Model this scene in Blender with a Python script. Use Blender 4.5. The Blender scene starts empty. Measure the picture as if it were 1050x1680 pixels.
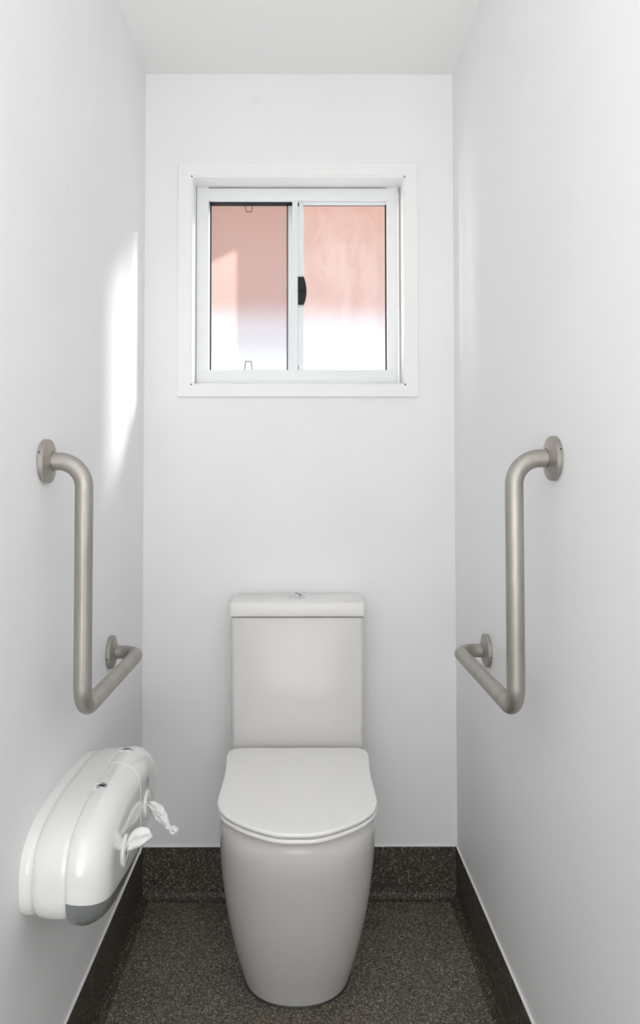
import bpy, bmesh, math, random
from mathutils import Vector, Matrix
random.seed(7)
scn = bpy.context.scene
col = scn.collection
W, H, YB = 0.9086, 2.40, -3.5          # room width, height, front edge of the modelled part

# ------------------------------------------------------------------ helpers
def link(name, bm, mat, parent=None, smooth=True, angle=35):
    bmesh.ops.recalc_face_normals(bm, faces=bm.faces)
    me = bpy.data.meshes.new(name)
    bm.to_mesh(me); bm.free()
    if mat: me.materials.append(mat)
    if smooth:
        me.shade_smooth()
        me.set_sharp_from_angle(angle=math.radians(angle))
    o = bpy.data.objects.new(name, me)
    col.objects.link(o)
    if parent: o.parent = parent
    return o

def empty(name, loc=(0, 0, 0)):
    o = bpy.data.objects.new(name, None); col.objects.link(o)
    o.location = loc; o.empty_display_size = .05
    return o

def place(o, parent):
    """keep world-space geometry when the parent empty is not at the origin"""
    o.parent = parent
    o.matrix_parent_inverse = Matrix.Translation(parent.location).inverted()
    return o

def tag(o, label=None, cat=None, group=None, kind=None):
    if label: o['label'] = label
    if cat: o['category'] = cat
    if group: o['group'] = group
    if kind: o['kind'] = kind
    return o

def box(bm, x0, x1, y0, y1, z0, z1, bev=0, seg=2):
    m = Matrix.Translation(((x0+x1)/2, (y0+y1)/2, (z0+z1)/2)) @ Matrix.Diagonal((x1-x0, y1-y0, z1-z0, 1))
    r = bmesh.ops.create_cube(bm, size=1, matrix=m)
    if bev:
        es = list({e for v in r['verts'] for e in v.link_edges})
        bmesh.ops.bevel(bm, geom=es, offset=bev, segments=seg, affect='EDGES', profile=.5)
    return bm

def B(*a, **k):
    bm = bmesh.new(); return box(bm, *a, **k)

def loft(bm, rings, cap0=True, cap1=True, closed=True):
    vs = [[bm.verts.new(p) for p in r] for r in rings]
    n = len(vs[0])
    for a, b in zip(vs, vs[1:]):
        for i in range(n if closed else n-1):
            j = (i+1) % n
            bm.faces.new((a[i], a[j], b[j], b[i]))
    if cap0: bm.faces.new(vs[0][::-1])
    if cap1: bm.faces.new(vs[-1])
    return vs

def lathe(profile, origin, axis, seg=64, cap=True):
    """profile: list of (radius, height along axis)"""
    bm = bmesh.new()
    ax = Vector(axis).normalized()
    u = ax.orthogonal().normalized(); v = ax.cross(u)
    rings = []
    for r, h in profile:
        rings.append([Vector(origin)+ax*h+(u*math.cos(t)+v*math.sin(t))*r
                      for t in [2*math.pi*i/seg for i in range(seg)]])
    loft(bm, rings, cap, cap)
    return bm

def arc_path(points, rad, n=14):
    pts = [Vector(p) for p in points]
    out = [pts[0]]
    for i in range(1, len(pts)-1):
        a, b, c = pts[i-1], pts[i], pts[i+1]
        d1 = (a-b).normalized(); d2 = (c-b).normalized()
        half = d1.angle(d2)/2
        t = rad/math.tan(half)
        p0 = b+d1*t; p1 = b+d2*t
        cen = b+(d1+d2).normalized()*(rad/math.sin(half))
        va, vb = p0-cen, p1-cen
        tot = va.angle(vb); axis = va.cross(vb).normalized()
        for k in range(n+1):
            out.append(cen + Matrix.Rotation(tot*k/n, 3, axis) @ va)
    out.append(pts[-1])
    return out

def sweep(path, r, seg=40):
    bm = bmesh.new()
    rings = []; up = None
    for i, p in enumerate(path):
        if i == 0: t = path[1]-p
        elif i == len(path)-1: t = p-path[i-1]
        else: t = (path[i+1]-p).normalized()+(p-path[i-1]).normalized()
        t.normalize()
        up = t.orthogonal() if up is None else (up-t*up.dot(t))
        up.normalize(); v = t.cross(up)
        rings.append([p+(up*math.cos(a)+v*math.sin(a))*r for a in [2*math.pi*k/seg for k in range(seg)]])
    loft(bm, rings)
    return bm

# ------------------------------------------------------------------ materials
def mat(name, color, rough=.5, metal=0., spec=.5, coat=0.):
    m = bpy.data.materials.new(name); m.use_nodes = True
    b = m.node_tree.nodes['Principled BSDF']
    b.inputs['Base Color'].default_value = (*color, 1)
    b.inputs['Roughness'].default_value = rough
    b.inputs['Metallic'].default_value = metal
    b.inputs['Specular IOR Level'].default_value = spec
    b.inputs['Coat Weight'].default_value = coat
    return m

def nt(m):
    t = m.node_tree
    return t, t.nodes, t.links, t.nodes['Principled BSDF']

def noise_bump(m, scale, strength, dist=.001):
    t, N, L, b = nt(m)
    co = N.new('ShaderNodeTexCoord'); no = N.new('ShaderNodeTexNoise'); bu = N.new('ShaderNodeBump')
    no.inputs['Scale'].default_value = scale; no.inputs['Detail'].default_value = 3
    bu.inputs['Strength'].default_value = strength; bu.inputs['Distance'].default_value = dist
    L.new(co.outputs['Object'], no.inputs['Vector']); L.new(no.outputs['Fac'], bu.inputs['Height'])
    L.new(bu.outputs['Normal'], b.inputs['Normal'])
    return m

def noise_colour(m, c0, c1, scale, detail=3, lo=.35, hi=.65):
    t, N, L, b = nt(m)
    co = N.new('ShaderNodeTexCoord'); no = N.new('ShaderNodeTexNoise'); r = N.new('ShaderNodeValToRGB')
    no.inputs['Scale'].default_value = scale; no.inputs['Detail'].default_value = detail
    r.color_ramp.elements[0].position = lo; r.color_ramp.elements[1].position = hi
    r.color_ramp.elements[0].color = (*c0, 1); r.color_ramp.elements[1].color = (*c1, 1)
    L.new(co.outputs['Object'], no.inputs['Vector']); L.new(no.outputs['Fac'], r.inputs['Fac'])
    L.new(r.outputs['Color'], b.inputs['Base Color'])
    return m

M = {}
M['wall'] = noise_bump(noise_colour(mat('wall_paint', (.8, .8, .8), .55, spec=.3), (.805, .808, .815), (.825, .828, .835), 3), 260, .06)
M['ceiling'] = noise_bump(mat('ceiling_paint', (.835, .835, .82), .8, spec=.2), 200, .05)
M['trim'] = mat('trim_paint', (.84, .84, .835), .4)
M['alu'] = noise_bump(mat('white_powder_coat', (.80, .82, .825), .38), 900, .04)
M['patch'] = mat('filler_paint', (.79, .793, .80), .7, spec=.2)
M['black'] = mat('black_rubber_and_shade', (.004, .004, .005), .6, spec=.2)
M['latch'] = noise_bump(mat('black_plastic', (.006, .006, .007), .4, spec=.3), 500, .1)
M['screen_frame'] = mat('dark_grey_screen_frame', (.075, .09, .12), .5)
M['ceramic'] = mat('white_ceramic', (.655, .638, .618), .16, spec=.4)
M['ceramic_lid_lit'] = mat('white_ceramic_lid_lit', (.81, .795, .775), .36, spec=.4)  # same ceramic, lightened for the light its top catches
M['seat'] = mat('white_seat_plastic', (.87, .86, .84), .28)
M['chrome'] = mat('polished_chrome', (.72, .74, .78), .14, 1)
M['disp'] = mat('white_gloss_plastic', (.83, .83, .81), .2, coat=.5)
M['disp_face'] = mat('white_gloss_plastic_cover', (.83, .83, .81), .1, coat=.8)
for k in ('disp', 'disp_face'):
    M[k].node_tree.nodes['Principled BSDF'].inputs['Coat Roughness'].default_value = .05
M['grey'] = mat('smoke_grey_plastic', (.20, .215, .215), .16, coat=.5)
M['print'] = mat('grey_print', (.16, .17, .17), .5)
M['dark'] = mat('dark_slot', (.01, .01, .01), .5)
M['silicone'] = mat('grey_silicone', (.045, .045, .05), .5)
M['sealant'] = mat('white_sealant', (.83, .83, .83), .45)
M['weld'] = mat('dark_weld_bead', (.035, .028, .022), .6)
M['paper'] = noise_bump(mat('tissue_paper', (.86, .85, .845), .9, spec=.1), 220, .5, .002)
M['paper'].node_tree.nodes['Principled BSDF'].inputs['Subsurface Weight'].default_value = .15
M['paper'].node_tree.nodes['Principled BSDF'].inputs['Subsurface Radius'].default_value = (.01, .01, .01)

# brushed stainless steel with faint smudges
m = mat('brushed_stainless_steel', (.62, .59, .55), .34, 1); M['steel'] = m
t, N, L, b = nt(m)
co = N.new('ShaderNodeTexCoord')
n1 = N.new('ShaderNodeTexNoise'); n1.inputs['Scale'].default_value = 28; n1.inputs['Detail'].default_value = 5
mp = N.new('ShaderNodeMapping'); mp.inputs['Scale'].default_value = (1, 1, .18)
r1 = N.new('ShaderNodeValToRGB')
r1.color_ramp.elements[0].position = .3; r1.color_ramp.elements[0].color = (.39, .365, .33, 1)
r1.color_ramp.elements[1].position = .62; r1.color_ramp.elements[1].color = (.475, .45, .415, 1)
n2 = N.new('ShaderNodeTexNoise'); n2.inputs['Scale'].default_value = 900; n2.inputs['Detail'].default_value = 2
mr = N.new('ShaderNodeMapRange'); mr.inputs['To Min'].default_value = .47; mr.inputs['To Max'].default_value = .60
L.new(co.outputs['Object'], mp.inputs['Vector']); L.new(mp.outputs['Vector'], n1.inputs['Vector'])
L.new(n1.outputs['Fac'], r1.inputs['Fac']); L.new(r1.outputs['Color'], b.inputs['Base Color'])
L.new(co.outputs['Object'], n2.inputs['Vector']); L.new(n2.outputs['Fac'], mr.inputs['Value'])
L.new(mr.outputs['Result'], b.inputs['Roughness'])

# speckled safety vinyl
def vinyl(name, base, gain):
    m = mat(name, base, .5, spec=.35)
    t, N, L, b = nt(m)
    co = N.new('ShaderNodeTexCoord')
    v1 = N.new('ShaderNodeTexVoronoi'); v1.inputs['Scale'].default_value = 420
    v2 = N.new('ShaderNodeTexVoronoi'); v2.inputs['Scale'].default_value = 260
    sep1 = N.new('ShaderNodeSeparateColor'); sep2 = N.new('ShaderNodeSeparateColor')
    r1 = N.new('ShaderNodeValToRGB'); r1.color_ramp.interpolation = 'LINEAR'
    e = r1.color_ramp.elements
    e[0].position = 0; e[0].color = (*[c*.35 for c in base], 1)
    e[1].position = 1; e[1].color = (*[c*5.0*gain for c in (base[0], base[1]*1.0, base[2]*.98)], 1)
    a = e.new(.5); a.color = (*base, 1)
    a = e.new(.82); a.color = (*[c*1.7*gain for c in base], 1)
    r2 = N.new('ShaderNodeValToRGB')
    e = r2.color_ramp.elements
    e[0].position = .90; e[0].color = (0, 0, 0, 1); e[1].position = .97; e[1].color = (1, 1, 1, 1)
    mx = N.new('ShaderNodeMix'); mx.data_type = 'RGBA'
    mx.inputs[7].default_value = (.24*gain, .22*gain, .18*gain, 1)
    big = N.new('ShaderNodeTexNoise'); big.inputs['Scale'].default_value = 9; big.inputs['Detail'].default_value = 4
    mr = N.new('ShaderNodeMapRange'); mr.inputs['To Min'].default_value = .8; mr.inputs['To Max'].default_value = 1.2
    mul = N.new('ShaderNodeMix'); mul.data_type = 'RGBA'; mul.blend_type = 'MULTIPLY'; mul.inputs[0].default_value = 1
    for v in (v1, v2): L.new(co.outputs['Object'], v.inputs['Vector'])
    L.new(co.outputs['Object'], big.inputs['Vector'])
    L.new(v1.outputs['Color'], sep1.inputs[0]); L.new(v2.outputs['Color'], sep2.inputs[0])
    L.new(sep1.outputs[0], r1.inputs['Fac']); L.new(sep2.outputs[1], r2.inputs['Fac'])
    L.new(r2.outputs['Color'], mx.inputs[0]); L.new(r1.outputs['Color'], mx.inputs[6])
    L.new(big.outputs['Fac'], mr.inputs['Value'])
    L.new(mx.outputs[2], mul.inputs[6]); L.new(mr.outputs['Result'], mul.inputs[7])
    L.new(mul.outputs[2], b.inputs['Base Color'])
    bu = N.new('ShaderNodeBump'); bu.inputs['Strength'].default_value = .15; bu.inputs['Distance'].default_value = .0006
    L.new(sep1.outputs[1], bu.inputs['Height']); L.new(bu.outputs['Normal'], b.inputs['Normal'])
    return m
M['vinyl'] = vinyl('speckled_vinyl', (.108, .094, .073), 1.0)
M['vinyl_upstand_shaded'] = vinyl('speckled_vinyl_upstand_shaded', (.052, .043, .033), .9)  # same vinyl, darkened for the shading on its upright face

# clear glass with dried cleaning haze
def hazy_glass(name, lo, hi):
    m = bpy.data.materials.new(name); m.use_nodes = True
    N, L = m.node_tree.nodes, m.node_tree.links
    N.clear()
    out = N.new('ShaderNodeOutputMaterial'); tr = N.new('ShaderNodeBsdfTransparent')
    gl = N.new('ShaderNodeBsdfGlossy'); gl.inputs['Roughness'].default_value = .02
    tl = N.new('ShaderNodeBsdfTranslucent'); df = N.new('ShaderNodeBsdfDiffuse')
    tl.inputs['Color'].default_value = (.95, .95, .95, 1); df.inputs['Color'].default_value = (.9, .9, .9, 1)
    hz = N.new('ShaderNodeMixShader'); hz.inputs[0].default_value = .35
    fr = N.new('ShaderNodeFresnel'); fr.inputs['IOR'].default_value = 1.3
    m1 = N.new('ShaderNodeMixShader'); m2 = N.new('ShaderNodeMixShader')
    co = N.new('ShaderNodeTexCoord'); mp = N.new('ShaderNodeMapping'); mp.inputs['Scale'].default_value = (9, 9, 4)
    no = N.new('ShaderNodeTexNoise'); no.inputs['Detail'].default_value = 6; no.inputs['Distortion'].default_value = 1.6
    no.inputs['Scale'].default_value = 1.7
    mr = N.new('ShaderNodeMapRange'); mr.inputs['From Min'].default_value = .3; mr.inputs['From Max'].default_value = .75
    mr.inputs['To Min'].default_value = lo; mr.inputs['To Max'].default_value = hi
    L.new(co.outputs['Object'], mp.inputs['Vector']); L.new(mp.outputs['Vector'], no.inputs['Vector'])
    L.new(no.outputs['Fac'], mr.inputs['Value'])
    L.new(tl.outputs[0], hz.inputs[1]); L.new(df.outputs[0], hz.inputs[2])
    L.new(mr.outputs['Result'], m1.inputs[0]); L.new(tr.outputs[0], m1.inputs[1]); L.new(hz.outputs[0], m1.inputs[2])
    L.new(fr.outputs[0], m2.inputs[0]); L.new(m1.outputs[0], m2.inputs[1]); L.new(gl.outputs[0], m2.inputs[2])
    L.new(m2.outputs[0], out.inputs['Surface'])
    return m
M['glass'] = hazy_glass('hazy_glass', .04, .18)

# fine fly-screen mesh: mostly open, the threads scatter light
m = bpy.data.materials.new('fly_mesh'); m.use_nodes = True; M['mesh'] = m
N, L = m.node_tree.nodes, m.node_tree.links; N.clear()
out = N.new('ShaderNodeOutputMaterial'); tr = N.new('ShaderNodeBsdfTransparent')
tl = N.new('ShaderNodeBsdfTranslucent'); df = N.new('ShaderNodeBsdfDiffuse')
tl.inputs['Color'].default_value = (.16, .16, .17, 1); df.inputs['Color'].default_value = (.28, .29, .31, 1)
a = N.new('ShaderNodeMixShader'); a.inputs[0].default_value = .5
co = N.new('ShaderNodeTexCoord'); no = N.new('ShaderNodeTexNoise'); no.inputs['Scale'].default_value = 700
mr = N.new('ShaderNodeMapRange'); mr.inputs['From Min'].default_value = .3; mr.inputs['From Max'].default_value = .7
mr.inputs['To Min'].default_value = .22; mr.inputs['To Max'].default_value = .28
x = N.new('ShaderNodeMixShader')
L.new(co.outputs['Object'], no.inputs['Vector']); L.new(no.outputs['Fac'], mr.inputs['Value'])
L.new(mr.outputs['Result'], x.inputs[0])
L.new(tl.outputs[0], a.inputs[1]); L.new(df.outputs[0], a.inputs[2])
L.new(tr.outputs[0], x.inputs[1]); L.new(a.outputs[0], x.inputs[2]); L.new(x.outputs[0], out.inputs['Surface'])

# neighbouring wall: salmon render fading into whitewash lower down
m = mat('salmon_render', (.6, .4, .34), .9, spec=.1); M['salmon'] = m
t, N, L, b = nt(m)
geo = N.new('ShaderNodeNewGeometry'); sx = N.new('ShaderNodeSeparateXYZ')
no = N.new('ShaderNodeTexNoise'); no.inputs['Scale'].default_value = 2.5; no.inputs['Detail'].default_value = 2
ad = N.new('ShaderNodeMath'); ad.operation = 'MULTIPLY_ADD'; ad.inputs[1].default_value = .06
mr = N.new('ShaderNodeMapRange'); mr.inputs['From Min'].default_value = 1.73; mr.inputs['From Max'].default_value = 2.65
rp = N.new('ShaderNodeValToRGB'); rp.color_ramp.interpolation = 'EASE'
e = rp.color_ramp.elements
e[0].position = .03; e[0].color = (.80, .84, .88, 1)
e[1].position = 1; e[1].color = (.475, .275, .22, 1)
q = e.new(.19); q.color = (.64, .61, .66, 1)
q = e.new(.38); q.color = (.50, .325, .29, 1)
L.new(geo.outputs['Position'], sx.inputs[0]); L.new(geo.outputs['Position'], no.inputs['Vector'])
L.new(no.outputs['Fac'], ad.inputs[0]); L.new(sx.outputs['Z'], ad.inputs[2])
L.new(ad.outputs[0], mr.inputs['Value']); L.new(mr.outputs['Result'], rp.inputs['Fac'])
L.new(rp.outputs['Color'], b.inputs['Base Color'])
M['concrete'] = noise_colour(mat('pale_concrete', (.6, .6, .58), .9), (.5, .5, .48), (.66, .65, .62), 6)

# ------------------------------------------------------------------ room shell
S = dict(kind='structure')
OX0, OX1, OZ0, OZ1 = .1417, .7610, 1.4792, 2.0872      # clear window opening inside the lining
LT = .018                                               # lining thickness
bm = bmesh.new()
box(bm, -.12, OX0-LT, 0, .12, 0, H); box(bm, OX1+LT, W+.12, 0, .12, 0, H)
box(bm, OX0-LT, OX1+LT, 0, .12, 0, OZ0-LT); box(bm, OX0-LT, OX1+LT, 0, .12, OZ1+LT, H)
tag(link('wall_back', bm, M['wall'], smooth=False), 'white painted back wall with the window', **S)
tag(link('wall_left', B(-.12, 0, YB, 0, 0, H), M['wall'], smooth=False), 'white painted left wall', **S)
tag(link('wall_right', B(W, W+.12, YB, 0, 0, H), M['wall'], smooth=False), 'white painted right wall', **S)
tag(link('ceiling', B(-.12, W+.12, YB, .12, H, H+.1), M['ceiling'], smooth=False), 'plain white ceiling', **S)
tag(link('floor', B(-.12, W+.12, YB, .12, -.1, 0), M['vinyl'], smooth=False), 'speckled dark brown vinyl floor', **S)

# filled and painted-over fixing holes, barely darker than the wall
for wn, o_, ax_, r_ in (('wall_back', (.3264, 0, 2.3211), (0, -1, 0), .0135), ('wall_left', (0, -.8539, 1.857), (1, 0, 0), .011), ('wall_left', (0, -.7031, 1.7681), (1, 0, 0), .011)):
    link('filler_patch', lathe([(r_, 0), (r_-.001, .00015), (.0001, .0002)], o_, ax_, 40, False), M['patch'], bpy.data.objects[wn])

# coved vinyl upstands (profile in distance-from-wall d and height z)
SK, T, CR = .1445, .004, .018
prof = [(0, 0), (0, SK), (T*.6, SK), (T, SK-.002)]
for k in range(9):
    a = math.pi/2*k/8
    prof.append((T+CR-CR*math.cos(a), .001+CR-CR*math.sin(a)))
prof.append((T+CR+.004, .0))
def upstand(name, f, a0, a1, label):
    bm = bmesh.new()
    loft(bm, [[f(d, z, a0) for d, z in prof], [f(d, z, a1) for d, z in prof]])
    return tag(link(name, bm, M['vinyl_upstand_shaded'], angle=30), label, **S)
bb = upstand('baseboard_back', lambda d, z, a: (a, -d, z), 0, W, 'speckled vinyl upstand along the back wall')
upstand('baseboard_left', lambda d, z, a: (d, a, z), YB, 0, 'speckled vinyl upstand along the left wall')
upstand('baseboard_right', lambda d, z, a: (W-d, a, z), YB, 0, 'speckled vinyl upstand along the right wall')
# welded mitre lines in the vinyl of the back upstand
for x0, z0, x1, z1, r in ((.137, .143, .010, .012, .0011), (.793, .140, .9, .016, .0006)):
    w = link('weld_seam', sweep([Vector((x0, -T-.0002, z0)), Vector(((x0+x1)/2, -T-.0004, (z0+z1)/2)), Vector((x1, -T-.0002, z1))], r, 8), M['weld'], bb)
# thin white sealant bead on top of each upstand
tag(link('trim_1', B(0, W, -.005, 0, SK, SK+.0022), M['sealant'], smooth=False), 'white sealant bead above the back upstand', **S)
tag(link('trim_2', B(0, .005, YB, 0, SK, SK+.0022), M['sealant'], smooth=False), 'white sealant bead above the left upstand', **S)
tag(link('trim_3', B(W-.005, W, YB, 0, SK, SK+.0022), M['sealant'], smooth=False), 'white sealant bead above the right upstand', **S)

# ------------------------------------------------------------------ window
win = empty('window_1', ((OX0+OX1)/2, 0, OZ0)); tag(win, 'white aluminium sliding window, fly screen on the left half', **S)
def wpart(name, bm, m, parent=None, **k):
    o = link(name, bm, M[m] if isinstance(m, str) else m, **k)
    if parent is None: place(o, win)
    else: place(o, win); o.parent = parent; o.matrix_parent_inverse = Matrix.Identity(4); o.matrix_basis = Matrix.Identity(4)
    return o
# timber lining
bm = bmesh.new()
Y0, Y1 = -.0085, .125
box(bm, OX0-LT, OX0, Y0, Y1, OZ0-LT, OZ1+LT, .0008); box(bm, OX1, OX1+LT, Y0, Y1, OZ0-LT, OZ1+LT, .0008)
box(bm, OX0-LT, OX1+LT, Y0, Y1, OZ0-LT, OZ0, .0008); box(bm, OX0-LT, OX1+LT, Y0, Y1, OZ1, OZ1+LT, .0008)
wpart('lining', bm, 'trim')
# mitred flat architrave: loft of rectangles around the opening
ax0, ax1, az0, az1 = .0984, .8024, 1.4400, 2.1308
def rect(x0, x1, z0, z1, y): return [(x0, y, z0), (x1, y, z0), (x1, y, z1), (x0, y, z1)]
g = .0045
bm = bmesh.new()
loft(bm, [rect(ax0, ax1, az0, az1, -.0002), rect(ax0, ax1, az0, az1, -.0085), rect(ax0+.0015, ax1-.0015, az0+.0015, az1-.0015, -.0100),
          rect(OX0-g-.0015, OX1+g+.0015, OZ0-g-.0015, OZ1+g+.0015, -.0100), rect(OX0-g, OX1+g, OZ0-g, OZ1+g, -.0080),
          rect(OX0-g, OX1+g, OZ0-g, OZ1+g, -.0002)], False, False)
wpart('architrave', bm, 'trim', smooth=False)
# aluminium frame: jambs, then head and sill covers a touch prouder
IX0, IX1, IZ0, IZ1 = .1790, .7205, 1.5297, 2.0465
bm = bmesh.new()
box(bm, OX0+.0015, IX0, .0615, .100, OZ0, OZ1, .0008); box(bm, OX0+.0015, IX0-.006, .099, .135, OZ0, OZ1); box(bm, IX1, OX1-.0075, .0615, .105, OZ0, OZ1, .0008)
wpart('jamb', bm, 'alu')
wpart('head', box(B(.1505, .7445, .0605, .0735, IZ1, OZ1-.004, .0008), .1505, .7445, .072, .135, IZ1+.014, OZ1-.004), 'alu')
wpart('sill', B(.1505, .7445, .0605, .135, OZ0, IZ0, .0008), 'alu')
wpart('mullion', B(.4331, .4497, .0635, .080, IZ0, IZ1, .0006), 'alu')
wpart('interlock', B(.4205, .4331, .104, .114, IZ0, IZ1, .0006), mat('pale_blue_grey_alu', (.62, .68, .69), .4))
# black strip standing in for the shadowed track along the head above the screen
wpart('head_gap_shade', B(IX0, .4331, .0745, .112, IZ1+.0022, IZ1+.015), 'black', smooth=False)
wpart('jamb_gasket', B(IX0-.006, IX0-.0045, .101, .112, IZ0, IZ1), 'black', smooth=False)
# sliding sash
SX0, SX1 = .4500, .7195
bm = bmesh.new()
box(bm, SX0, .4666, .076, .090, IZ0, IZ1, .0006)
box(bm, .4666, SX1, .074, .086, IZ1-.0068, IZ1+.001, .0006)
sash = wpart('sash', bm, 'alu')
gx0, gx1, gz0, gz1 = .4668, IX1, IZ0, IZ1-.0068
bm = bmesh.new()
box(bm, gx1-.0036, gx1-.0002, .0800, .0868, gz0, gz1); box(bm, gx0, gx1-.0002, .0835, .0868, gz1-.0006, gz1+.0012)
wpart('glazing_gasket', bm, 'black', sash, smooth=False)
bm = bmesh.new(); bm.faces.new([bm.verts.new(p) for p in rect(gx0-.004, gx1, gz0-.003, gz1+.003, .087)])
wpart('glass_pane', bm, 'glass', sash, smooth=False)
bm = bmesh.new()
box(bm, SX0-.0002, SX0+.0035, .0745, .080, IZ1-.012, IZ1-.001, .0008)
wpart('corner_block', bm, 'black', sash)
bm = bmesh.new()
box(bm, SX0-.0002, SX0+.002, .0745, .080, IZ0, IZ0+.0035); box(bm, SX0-.0002, SX0+.002, .0745, .080, IZ0+.009, IZ0+.0125)
box(bm, SX0-.0002, SX0+.0009, .0745, .080, IZ0, IZ0+.018)
wpart('corner_block', bm, 'black', sash)
# latch: bowed black finger catch
lz0, lz1 = 1.7305, 1.8140
bm = bmesh.new(); ring0 = []; ring1 = []
pts = [(SX0+.0004, lz0), (SX0+.0180, lz0)]
for k in range(1, 12):
    s = k/12
    pts.append((SX0+.0195+.0072*math.sin(math.pi*s), lz0+.001+(lz1-lz0-.002)*s))
pts += [(SX0+.0180, lz1), (SX0+.0004, lz1)]
loft(bm, [[(x, .0765, z) for x, z in pts], [(x, .064, z) for x, z in pts], [(SX0+.0012+(x-SX0)*.92, .0622, lz0+.0015+(z-lz0)*.965) for x, z in pts]])
latch = wpart('latch', bm, 'latch', sash)
bm = lathe([(.0001, .0002), (.0042, .0002), (.0048, .0004), (.0052, .0012), (.0058, .0012), (.0062, 0)], (SX0+.0105, .0622, 1.7750), (0, -1, 0), 32, False)
box(bm, SX0+.002, SX0+.0175, .0612, .0625, lz0+.055, lz0+.0562); box(bm, SX0+.0172, SX0+.0182, .0612, .0625, lz0+.02, lz0+.055)
wpart('latch_button', bm, 'latch', sash)
# insect screen
scr = wpart('insect_screen', (lambda bm: (box(bm, .1768, .1812, .1165, .1235, 1.5255, 2.0600), box(bm, .4150, .4195, .1165, .1235, 1.5255, 2.0600),
      box(bm, .1812, .4150, .1165, .1235, 2.0548, 2.0610), bm)[-1])(bmesh.new()), 'screen_frame', smooth=False)
bm = bmesh.new(); vs = [bm.verts.new(p) for p in [(.1800, .1205, 1.5255), (.4165, .1205, 1.5255), (.4165, .1205, 2.0560), (.1800, .1205, 2.0560)]]; bm.faces.new(vs)
wpart('screen_mesh', bm, 'mesh', scr, smooth=False)
for cx, za, zb in ((.2972, 2.0580, 2.0330), (.2965, 1.5385, 1.5650)):
    p = arc_path([(cx-.0118, .1185, za), (cx-.0088, .1175, zb), (cx+.0088, .1175, zb), (cx+.0118, .1185, za)], .002, 4)
    wpart('pull_tab', sweep(p, .0013, 10), 'screen_frame', scr)

# ------------------------------------------------------------------ outside
tag(link('wall_outside', B(-1.6, 1.75, 1.2, 1.3, -.1, 3.0), M['salmon'], smooth=False), 'salmon and white neighbouring wall beyond the window', **S)
tag(link('ground_outside', B(-1.6, 3.6, .12, 1.2, -.2, -.1), M['concrete'], smooth=False), 'pale concrete path outside', **S)

# unseen boards added to cut the spot lamp's patch on the neighbouring wall
LP = Vector((-.25, .25, 2.9))
def blocker(pts):
    bm = bmesh.new(); p0 = [LP+(Vector(p)-LP)*.30 for p in pts]
    loft(bm, [p0, [p+Vector((0, .012, 0)) for p in p0]])
    return bm
blk = tag(link('light_blocker_1', blocker([(.18, 1.2, 1.3), (1.7, 1.2, 1.3), (1.7, 1.2, 2.88), (.18, 1.2, 2.88)]), M['trim'], smooth=False), 'added unseen white board outside that shapes the lit patch', **S)
tag(link('light_blocker_2', blocker([(-.6, 1.2, 1.885), (.18, 1.2, 2.272), (.18, 1.2, 2.88), (-.6, 1.2, 2.88)]), M['trim'], smooth=False), 'added unseen white raking board outside that shapes the lit patch', **S)

# ------------------------------------------------------------------ toilet
TX = .4505
toilet = empty('toilet', (TX, -.33, 0))
tag(toilet, 'white close-coupled ceramic toilet with the lid closed against the back wall', 'toilet')
def tp(name, bm, m, parent=None, **k):
    o = link(name, bm, M[m], **k); place(o, toilet)
    if parent: o.parent = parent; o.matrix_parent_inverse = Matrix.Identity(4); o.matrix_basis = Matrix.Identity(4)
    return o
def lerp(tab, z):
    for (z0, *a), (z1, *b) in zip(tab, tab[1:]):
        if z <= z1:
            s = (z-z0)/(z1-z0)
            s = max(0, s)
            return [p+(q-p)*s for p, q in zip(a, b)]
    return list(tab[-1][1:])
def smooth_lerp(tab, z):
    # catmull-rom through the table
    n = len(tab)
    for i in range(n-1):
        if z <= tab[i+1][0] or i == n-2:
            p0 = tab[max(i-1, 0)]; p1 = tab[i]; p2 = tab[i+1]; p3 = tab[min(i+2, n-1)]
            h = p2[0]-p1[0]; s = min(1, max(0, (z-p1[0])/h)); out = []
            for k in range(1, len(p1)):
                m1 = (p2[k]-p0[k])/(p2[0]-p0[0])*h; m2 = (p3[k]-p1[k])/(p3[0]-p1[0])*h
                out.append((2*s**3-3*s*s+1)*p1[k]+(s**3-2*s*s+s)*m1+(-2*s**3+3*s*s)*p2[k]+(s**3-s*s)*m2)
            return out
def d_outline(hw, yf, yc, yb, z, n=2.3, seg=56, hb=None):
    """D-shaped plan: straight sides from the wall yb to yc, super-elliptic nose reaching yf"""
    hb = hb or hw
    pts = []
    for k in range(seg+1):
        a = -math.pi/2+math.pi*k/seg
        c, s = math.cos(a), math.sin(a)
        pts.append((TX+hw*math.copysign(abs(s)**(2/n), s), yc-(yc-yf)*abs(c)**(2/n), z))
    m = 8
    side = [(TX+hw+(hb-hw)*(k/m), yc+(yb-yc)*k/m, z) for k in range(1, m+1)]
    side2 = [(TX-hb+(hb-hw)*(k/m), yb+(yc-yb)*k/m, z) for k in range(0, m)]
    return pts+side+side2
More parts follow.
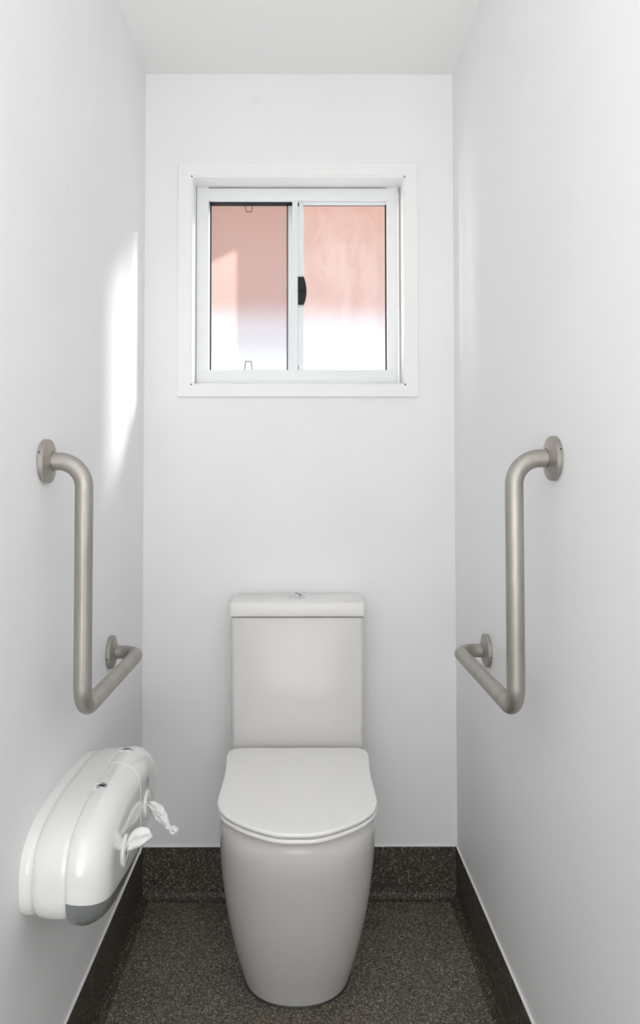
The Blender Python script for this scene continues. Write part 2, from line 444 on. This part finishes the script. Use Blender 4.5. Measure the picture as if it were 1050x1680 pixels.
# z, half width, front y, shoulder y
pan_tab = [(.004, .1300, -.4360, -.295), (.03, .1365, -.4480, -.300), (.10, .1520, -.4830, -.315), (.20, .1670, -.5300, -.345),
           (.30, .1752, -.5740, -.380), (.38, .1768, -.6080, -.415), (.415, .1768, -.6180, -.430), (.435, .1758, -.6190, -.440), (.4485, .1732, -.6140, -.445), (.458, .1690, -.604, -.445), (.4640, .1630, -.592, -.445), (.4665, .154, -.578, -.445)]
bm = bmesh.new()
zs = [.004, .012, .02]+[.03+.0145*i for i in range(26)]+[.4, .408, .415, .422, .429, .435, .440, .4445, .4485, .452, .455, .458, .461, .4625, .464, .4655, .4665]
rings = [[(x-.0025*(1-z/.4665), y, q) for x, y, q in d_outline(*smooth_lerp(pan_tab, z)[:3], -.012, z, n=2.25, hb=smooth_lerp(pan_tab, z)[0]*.985)] for z in sorted(zs)]
loft(bm, rings)
pan = tp('pan', bm, 'ceramic', angle=50)
bm = bmesh.new()
loft(bm, [[(x-.0025, y, q) for x, y, q in r] for r in (d_outline(.1320, -.4382, -.297, -.03, .0003), d_outline(.1320, -.4382, -.297, -.03, .0020), d_outline(.1306, -.4370, -.296, -.03, .0040))])
tp('base_seal', bm, 'silicone')
# cistern
def rrect(x0, x1, y0, y1, r, z, n=6):
    pts = []
    for cx, cy, a0 in ((x1-r, y0+r, -90), (x1-r, y1-r, 0), (x0+r, y1-r, 90), (x0+r, y0+r, 180)):
        for k in range(n+1):
            a = math.radians(a0+90*k/n); pts.append((cx+r*math.cos(a), cy+r*math.sin(a), z))
    return pts
bm = bmesh.new()
loft(bm, [rrect(.2735, .6255, -.1640, -.003, .010, .440), rrect(.2732, .6258, -.1655, -.003, .012, .53),
          rrect(.2712, .6276, -.1700, -.003, .012, .8262), rrect(.2722, .6266, -.1690, -.003, .012, .8290), rrect(.2760, .6228, -.1650, -.003, .010, .8305)])
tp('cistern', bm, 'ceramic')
bm = bmesh.new()
cl = lambda o, z: rrect(.2662+o, .6308-o, -.1745+o, -.003, .010, z)
loft(bm, [cl(.006, .8330), cl(.0012, .8335), cl(0, .8360), cl(.0006, .862), cl(.0018, .8662), cl(.005, .8688), cl(.010, .8697)])
lid = tp('cistern_lid', bm, 'ceramic_lid_lit', angle=50)
bc = (.4472, -.0860, .8697)
fb = tp('flush_button', lathe([(.0238, .000), (.0238, .0015), (.0225, .0032), (.0180, .0058), (.0165, .0062), (.0158, .0035), (.0001, .0035)], bc, (0, 0, 1), 48, False), 'chrome')
for sgn in (-1, 1):
    pts = []
    for k in range(25):
        a = math.pi*k/24
        r = .0152; pts.append((r*math.cos(a), .0007+(r-.0007)*math.sin(a)))
    ang = math.radians(-50 if sgn > 0 else 130)
    off = 0
    def ring(s, z, c=math.cos(ang), q=math.sin(ang)):
        return [(bc[0]+(x*s)*c-(y*s+.0004)*q, bc[1]+(x*s)*q+(y*s+.0004)*c, bc[2]+z) for x, y in pts]
    bm = bmesh.new(); hgt = .0125 if sgn > 0 else .0108
    loft(bm, [ring(1, .003), ring(1, hgt-.002), ring(.9, hgt-.0006), ring(.7, hgt), ring(.3, hgt+.0003)])
    tp('button_half', bm, 'chrome', fb)
# seat and lid share the same plan outline
half = [(.0001, -.6515), (.03, -.6502), (.0625, -.6390), (.110, -.6085), (.1440, -.5755), (.1640, -.5450), (.1738, -.5130), (.1757, -.4880),
        (.1752, -.4260), (.1745, -.3640), (.1765, -.3080), (.1808, -.2500), (.1810, -.2250), (.1765, -.2030), (.166, -.1900), (.150, -.1845), (.10, -.1838), (.05, -.1838), (.0001, -.1838)]
def cr(pts, per=5):
    out = []
    for i in range(len(pts)-1):
        p = [Vector((*pts[max(i-1, 0)], 0)), Vector((*pts[i], 0)), Vector((*pts[i+1], 0)), Vector((*pts[min(i+2, len(pts)-1)], 0))]
        if i == 0: p[0] = Vector((-p[2].x, p[2].y, 0))
        if i == len(pts)-2: p[3] = Vector((-p[1].x, p[1].y, 0))
        for k in range(per):
            s = k/per
            out.append(.5*((2*p[1])+(-p[0]+p[2])*s+(2*p[0]-5*p[1]+4*p[2]-p[3])*s*s+(-p[0]+3*p[1]-3*p[2]+p[3])*s**3))
    return [(v.x, v.y) for v in out]
hp = cr(half)
full = hp+[(-x, y) for x, y in hp[::-1]][:-1]
full = [p for i, p in enumerate(full) if i == 0 or (Vector(p)-Vector(full[i-1])).length > 1e-4]
CY = -.42
def seat_ring(inset, z, grow=0):
    out = []
    n = len(full)
    for i, (x, y) in enumerate(full):
        a = Vector(full[i-1]); b_ = Vector(full[(i+1) % n])
        t_ = (b_-a).normalized(); nn = Vector((t_.y, -t_.x))
        if nn.dot(Vector((x, y-CY))) < 0: nn = -nn
        out.append((TX+x-nn.x*inset, y-nn.y*inset, z))
    return out
def slab(z0, z1, ins, r, crown=0):
    bm = bmesh.new()
    rg = [seat_ring(ins+r*1.2, z0), seat_ring(ins+r*.3, z0+r*.3), seat_ring(ins, z0+r)]
    for k in range(5):
        a = math.pi/2*k/4
        rg.append(seat_ring(ins+r*(1-math.cos(a)), z1-r+r*math.sin(a)))
    edge = rg[-1]
    for q in (.9, .6, .3):
        rg.append([(TX+(x-TX)*q, CY+(y-CY)*q, z1+crown*(1-q)) for x, y, _ in edge])
    low = rg[0]
    rg.insert(0, [(TX+(x-TX)*.8, CY+(y-CY)*.8, z0) for x, y, _ in low])
    loft(bm, rg)
    return bm
tp('seat', slab(.4705, .4795, .0008, .0032), 'seat', angle=50)
tp('seat_lid', slab(.4830, .4925, -.0002, .0036, .0004), 'seat', angle=50)
for sx in (-1, 1):
    tp('hinge', lathe([(.009, 0), (.010, .0015), (.010, .008)], (TX+sx*.075, -.208, .4635), (0, 0, 1), 24), 'chrome')

# ------------------------------------------------------------------ grab rails
def rail(side, yt, zt, yr, zr, zb, off, label):
    sgn = 1 if side == 'left' else -1
    x0 = 0 if side == 'left' else W
    X = lambda d: x0+sgn*d
    root = empty('grab_rail', (x0, yt, zb)); tag(root, label, 'grab rail', 'bent grab rails on the side walls')
    path = arc_path([(X(.004), yt, zt), (X(off), yt, zt), (X(off), yt, zb), (X(off), yr, zr), (X(.004), yr, zr)], .046)
    tube = place(link('rail_tube', sweep(path, .0159, 48), M['steel']), root)
    if side == 'left':      # the tube's longitudinal weld line faces the door
        d = Vector((.30, -.955, 0)).normalized()*.01575
        g = link('weld_line', sweep([Vector((X(off), yt, z))+d for z in (zb+.05, zb+.2, zt-.05)], .00035, 8), mat('weld_steel', (.20, .18, .165), .7, 0, .1))
        place(g, root); g.parent = tube; g.matrix_parent_inverse = Matrix.Identity(4); g.matrix_basis = Matrix.Identity(4)
    for y, z in ((yt, zt), (yr, zr)):
        prof = [(.0385, .0003), (.0395, .0012), (.0395, .0088), (.0387, .0098), (.0300, .0118), (.0215, .0148), (.0186, .0163), (.0172, .0166), (.0170, .0150), (.0170, .0003)]
        bm = lathe(prof, (x0, y, z), (sgn, 0, 0), 72, False)
        fl = place(link('wall_flange', bm, M['steel'], angle=18), root)
        # dark recess round the tube and the small pry notch in the rim
        g = link('recess', lathe([(.0158, .0130), (.0172, .0164), (.0158, .0164)], (x0, y, z), (sgn, 0, 0), 48, False), M['dark'])
        place(g, root); g.parent = fl; g.matrix_parent_inverse = Matrix.Identity(4); g.matrix_basis = Matrix.Identity(4)
        a = math.radians(-22 if z > 1 else 12)
        ny, nz = -math.cos(a), -math.sin(a)
        g = link('notch', lathe([(.0016, 0), (.0016, .0005), (.0009, .0006)], (X(.0035), y+ny*.0392, z+nz*.0392), (0, ny, nz), 16), M['dark'])
        place(g, root); g.parent = fl; g.matrix_parent_inverse = Matrix.Identity(4); g.matrix_basis = Matrix.Identity(4)
    return root
rail('left', -.813, 1.228, -.361, .784, .784, .0712, 'bent brushed steel grab rail on the left wall above the paper dispenser')
rail('right', -.829, 1.2325, -.361, .7865, .788, .0735, 'bent brushed steel grab rail on the bare right wall')

# ------------------------------------------------------------------ toilet paper dispenser
disp = empty('toilet_paper_dispenser', (0, -.67, .44))
tag(disp, 'white double toilet paper dispenser with grey lower cover on the left wall', 'toilet paper dispenser')
DY, DZ, DA, DB = -.688, .5315, .2350, .1030
def dp(name, bm, m, parent=None, **k):
    o = link(name, bm, M[m], **k); place(o, disp)
    if parent: o.parent = parent; o.matrix_parent_inverse = Matrix.Identity(4); o.matrix_basis = Matrix.Identity(4)
    return o
def dring(x, inset, n=3.0, seg=160, dz=0, cut=0):
    a, b_ = DA-inset, DB-inset
    pts = []
    for k in range(seg):
        t_ = 2*math.pi*k/seg
        c, s = math.cos(t_), math.sin(t_)
        pts.append((x, DY+a*math.copysign(abs(c)**(2/n), c), DZ+dz+(b_-(cut if s < 0 else 0))*math.copysign(abs(s)**(2/n), s)))
    return pts
bm = bmesh.new()
loft(bm, [dring(.0003, .010, cut=.008), dring(.010, .0095, cut=.008), dring(.0165, .0105, cut=.008), dring(.0195, .0135, cut=.008), dring(.022, .019, cut=.008)])
dp('back_plate', bm, 'disp', angle=60)
bm = bmesh.new()
loft(bm, [dring(.0185, .019, cut=.008), dring(.0195, .0140, cut=.008), dring(.023, .0095, cut=.008), dring(.030, .0065, cut=.008), dring(.042, .0048, cut=.008), dring(.056, .0042, cut=.008), dring(.068, .0042, cut=.008), dring(.0765, .0046, cut=.008), dring(.0778, .0056, cut=.008), dring(.0778, .012, cut=.008)])
dp('housing', bm, 'disp', angle=60)
cover_prof = [(.0782, .012), (.0782, .0032), (.0790, .0022), (.084, .0008), (.090, 0), (.096, .0002), (.102, .0012), (.108, .0030), (.114, .0056), (.120, .0092), (.126, .0145), (.131, .0210), (.1345, .0275), (.137, .035), (.1385, .0425), (.1395, .050), (.140, .058), (.140, .07)]
FX = .1402
ZC = .4800
def cover(upper):
    bm = bmesh.new()
    loft(bm, [dring(x, i) for x, i in cover_prof])
    # horizontal split between the white cover and the smoke-grey window, curved up a little at mid depth
    bmesh.ops.bisect_plane(bm, geom=bm.verts[:]+bm.edges[:]+bm.faces[:], plane_co=(0, 0, .3795), plane_no=(.13, .155, 1), clear_inner=upper, clear_outer=not upper)
    return bm
cov = dp('front_cover', cover(True), 'disp_face', angle=60)
low = dp('lower_cover', cover(False), 'grey', angle=60)
# seam down the middle of the cover face
sp = []
for x, i in cover_prof[2:]:
    z = DZ+(DB-i)
    sp.append(Vector((x, -.652, z)))
sp += [Vector((.1402, -.652, z)) for z in (.53, .50, .455)]
dp('cover_seam', sweep(sp, .0007, 8), 'seat', cov)
for yl in (-.7605, -.5717):
    # key lock, set square to the sloped upper shoulder of the cover
    i = .0010; n_ = 3.0; a_, b2 = DA-i, DB-i
    z = DZ+b2*(1-abs((yl-DY)/a_)**n_)**(1/n_)
    nrm = Vector((.08, -.10 if yl < DY else .18, 1)).normalized()
    o = Vector((.0925, yl, z))
    u = nrm.cross(Vector((0, 1, 0))).normalized(); v = nrm.cross(u)
    sur = dp('lock_plate', (lambda bm: (loft(bm, [[o+nrm*h+u*(a*s)+v*(b_*s) for a, b_ in ((-.014, -.014), (.014, -.014), (.014, .014), (-.014, .014))] for h, s in ((-.003, 1), (.0001, 1), (.0004, .96))]), bm)[-1])(bmesh.new()), 'disp', cov)
    lk = dp('lock', lathe([(.0108, -.002), (.0108, .0010), (.0100, .0016), (.0078, .0010), (.0070, .0019), (.0001, .0021)], o, nrm, 40, False), 'chrome', cov)
    bm = bmesh.new()
    for ang, ln in ((20, .0066), (110, .0042)):
        c, s = math.cos(math.radians(ang)), math.sin(math.radians(ang))
        d1 = u*c+v*s; d2 = -u*s+v*c
        loft(bm, [[o+nrm*h+d1*(ln*p)+d2*(.0011*q) for p, q in ((-1, -1), (1, -1), (1, 1), (-1, 1))] for h in (.001, .0028)])
    dp('key_slot', bm, 'dark', lk)
OUT = ((-.7766, .5245), (-.5935, .5266))
for yo, zo in OUT:
    ro = dp('paper_outlet', lathe([(.0275, 0), (.0272, .0022), (.0255, .0032), (.0120, .0042), (.0085, .0028), (.0070, -.001)], (FX-.0003, yo, zo), (1, 0, 0), 48, False), 'disp', cov)
    dp('outlet_hole', lathe([(.0090, .0020), (.0001, .0021)], (FX, yo, zo), (1, 0, 0), 32, False), 'dark', ro)
# small printed emblem on the far half of the face
def stroke(pts, w):
    bm = bmesh.new()
    for (y0, z0), (y1, z1) in zip(pts, pts[1:]):
        d = Vector((y1-y0, z1-z0)).normalized()*w; n = (-d.y, d.x)
        vs = [bm.verts.new((.1412, y0+s*n[0]-e*d.x*.4, z0+s*n[1]-e*d.y*.4)) for e, s in ((1, 1), (1, -1))]+[bm.verts.new((.1412, y1+s*n[0]+e*d.x*.4, z1+s*n[1]+e*d.y*.4)) for e, s in ((1, -1), (1, 1))]
        bm.faces.new(vs)
    return bm

# paper tails
def tail(name, stations, label, wob, seed):
    """stations: (centre x, y, z, half width vector in x,z, y-depth of the fold)"""
    rnd = random.Random(seed)
    n = 15
    # smooth the stations
    fine = []
    for i in range(len(stations)-1):
        p = [stations[max(i-1, 0)], stations[i], stations[i+1], stations[min(i+2, len(stations)-1)]]
        for k in range(5):
            s = k/5
            fine.append([.5*((2*b)+(-a+c)*s+(2*a-5*b+4*c-d)*s*s+(-a+3*b-3*c+d)*s**3) for a, b, c, d in zip(*p)])
    fine.append(list(stations[-1]))
    ph = [rnd.uniform(0, 6.28) for _ in range(6)]
    bm = bmesh.new(); rings = []
    for j, (x, y, z, wx, wz, dep) in enumerate(fine):
        ring = []
        for k in range(n):
            s = -1+2*k/(n-1)
            f = math.sin(s*5.1+ph[0]+j*.25)*.35+math.sin(s*9+ph[1]-j*.4)*.18+(1-s*s)*.8
            f += wob*(math.sin(j*1.1+s*3+ph[2])*.3+rnd.uniform(-.22, .22))
            ring.append((x+wx*s+wob*rnd.uniform(-.0006, .0006), y-dep*f, z+wz*s+wob*rnd.uniform(-.0008, .0008)))
        rings.append(ring)
    loft(bm, rings, False, False, closed=False)
    o = link(name, bm, M['paper'], angle=70)
    md = o.modifiers.new('ply', 'SOLIDIFY'); md.thickness = .0007
    tag(o, label, 'toilet paper', 'paper tails hanging from the dispenser')
    return o
tail('toilet_paper', [(.1402, -.777, .5235, .001, .004, .002), (.1450, -.777, .5285, -.003, .0060, .004), (.1520, -.777, .5365, -.0060, .0110, .006),
     (.1610, -.777, .5455, -.0075, .0128, .007), (.1710, -.777, .5520, -.0075, .0125, .006), (.1800, -.777, .5565, -.0060, .0100, .004), (.1855, -.777, .5575, -.0035, .0065, .002)],
     'white paper tail lifting up from the near outlet of the dispenser', .12, 3)
tail('toilet_paper', [(.1402, -.5935, .5262, .000, .004, .002), (.1455, -.5935, .5268, .002, .0058, .004), (.1560, -.5935, .5205, .0050, .0090, .006),
     (.1655, -.5935, .5085, .0075, .0105, .008), (.1740, -.5935, .4960, .0070, .0095, .007), (.1815, -.5935, .4845, .0050, .0070, .005), (.1870, -.5935, .4775, .0030, .0050, .004),
     (.1925, -.5935, .4738, .0030, .0085, .006), (.2000, -.5935, .4725, .0015, .0075, .006), (.2045, -.5935, .4725, .0010, .0040, .003)],
     'crumpled white paper tail drooping from the far outlet of the dispenser', 1.0, 11)
bm = stroke([(-.596, .560), (-.592, .578), (-.584, .577), (-.583, .568), (-.592, .562)], .0016)
dp('emblem', bm, 'print', cov, smooth=False)
bm = stroke([(-.595, .5495), (-.589, .5535), (-.583, .5575)], .0007)
dp('emblem', bm, 'print', cov, smooth=False)

# ------------------------------------------------------------------ camera (fitted to the photograph's verticals and vanishing lines)
cam = bpy.data.cameras.new('camera'); co_ = bpy.data.objects.new('camera', cam); col.objects.link(co_)
f = 1180.
tilt, yaw, roll = .028117, .004006, -.000541
cam.sensor_fit = 'AUTO'; cam.sensor_width = 36; cam.lens = f/1680*36
cam.shift_x = (525-497.49)/1680; cam.shift_y = (758.86-840)/1680
ct, st, cy, sy = math.cos(tilt), math.sin(tilt), math.cos(yaw), math.sin(yaw)
fw = Vector((sy*ct, cy*ct, st)); rt = Vector((cy, -sy, 0)); up = rt.cross(fw)
r2 = rt*math.cos(roll)+up*math.sin(roll); u2 = up*math.cos(roll)-rt*math.sin(roll)
mw = Matrix((r2, u2, -fw)).transposed().to_4x4(); mw.translation = (.45725, -2.09954, 1.18957)
co_.matrix_world = mw
cam.clip_start = .02
scn.camera = co_

# ------------------------------------------------------------------ light
w = bpy.data.worlds.new('sky'); scn.world = w; w.use_nodes = True
bg = w.node_tree.nodes['Background']; bg.inputs['Color'].default_value = (.97, .985, 1, 1); bg.inputs['Strength'].default_value = 1.6
def area(name, loc, target, sx, sy_, power, color=(1, 1, 1)):
    l = bpy.data.lights.new(name, 'AREA'); l.shape = 'RECTANGLE'; l.size = sx; l.size_y = sy_; l.energy = power; l.color = color
    o = bpy.data.objects.new(name, l); col.objects.link(o); o.location = loc
    o.rotation_euler = (Vector(target)-Vector(loc)).to_track_quat('-Z', 'Y').to_euler()
    return o
def spot(name, loc, target, power, ang, blend, radius, color=(1, 1, 1)):
    l = bpy.data.lights.new(name, 'SPOT'); l.energy = power; l.spot_size = math.radians(ang); l.spot_blend = blend
    l.shadow_soft_size = radius; l.color = color
    o = bpy.data.objects.new(name, l); col.objects.link(o); o.location = loc
    o.rotation_euler = (Vector(target)-Vector(loc)).to_track_quat('-Z', 'Y').to_euler()
    return o
def sun(name, d, energy, ang, color):
    l = bpy.data.lights.new(name, 'SUN'); l.energy = energy; l.angle = math.radians(ang); l.color = color
    o = bpy.data.objects.new(name, l); col.objects.link(o); o.location = Vector((W/2, 1, 2))-Vector(d)*4
    o.rotation_euler = Vector(d).to_track_quat('-Z', 'Y').to_euler()
    return o
area('doorway_daylight', (W/2, -3.4, .70), (W/2, 0, .6), .88, 1.3, 10, (1, .995, .985))
area('ceiling_light', (W/2, -1.85, 2.385), (W/2, -1.85, 0), .75, 1.1, 2, (1, .995, .985))
area('bounced_light', (W/2, -2.75, .9), (W/2, -2.70, 2.4), .8, 1.1, 19.5, (1, .995, .985))
area('wall_fill', (.45, .35, 2.75), (.45, 1.2, 1.7), 2.0, .3, .6)  # added fill lamp to brighten the neighbouring wall
spot('patch_spot', LP, (.1, 1.2, 2.0), 105, 46, .2, .006, (1, .97, .93))  # added lamp that throws the lit patch on the neighbouring wall
sun('low_sun', (-.842, -.536, -.455), 4.6, 11, (1, .985, .95))
sun('reflected_sun', (.90, -.42, .0), 5, 36, (1, .97, .90))

scn.view_settings.view_transform = 'Standard'
scn.view_settings.look = 'None'
scn.view_settings.exposure = 0
scn.cycles.max_bounces = 16; scn.cycles.diffuse_bounces = 10; scn.cycles.transparent_max_bounces = 12
scn.cycles.use_denoising = True
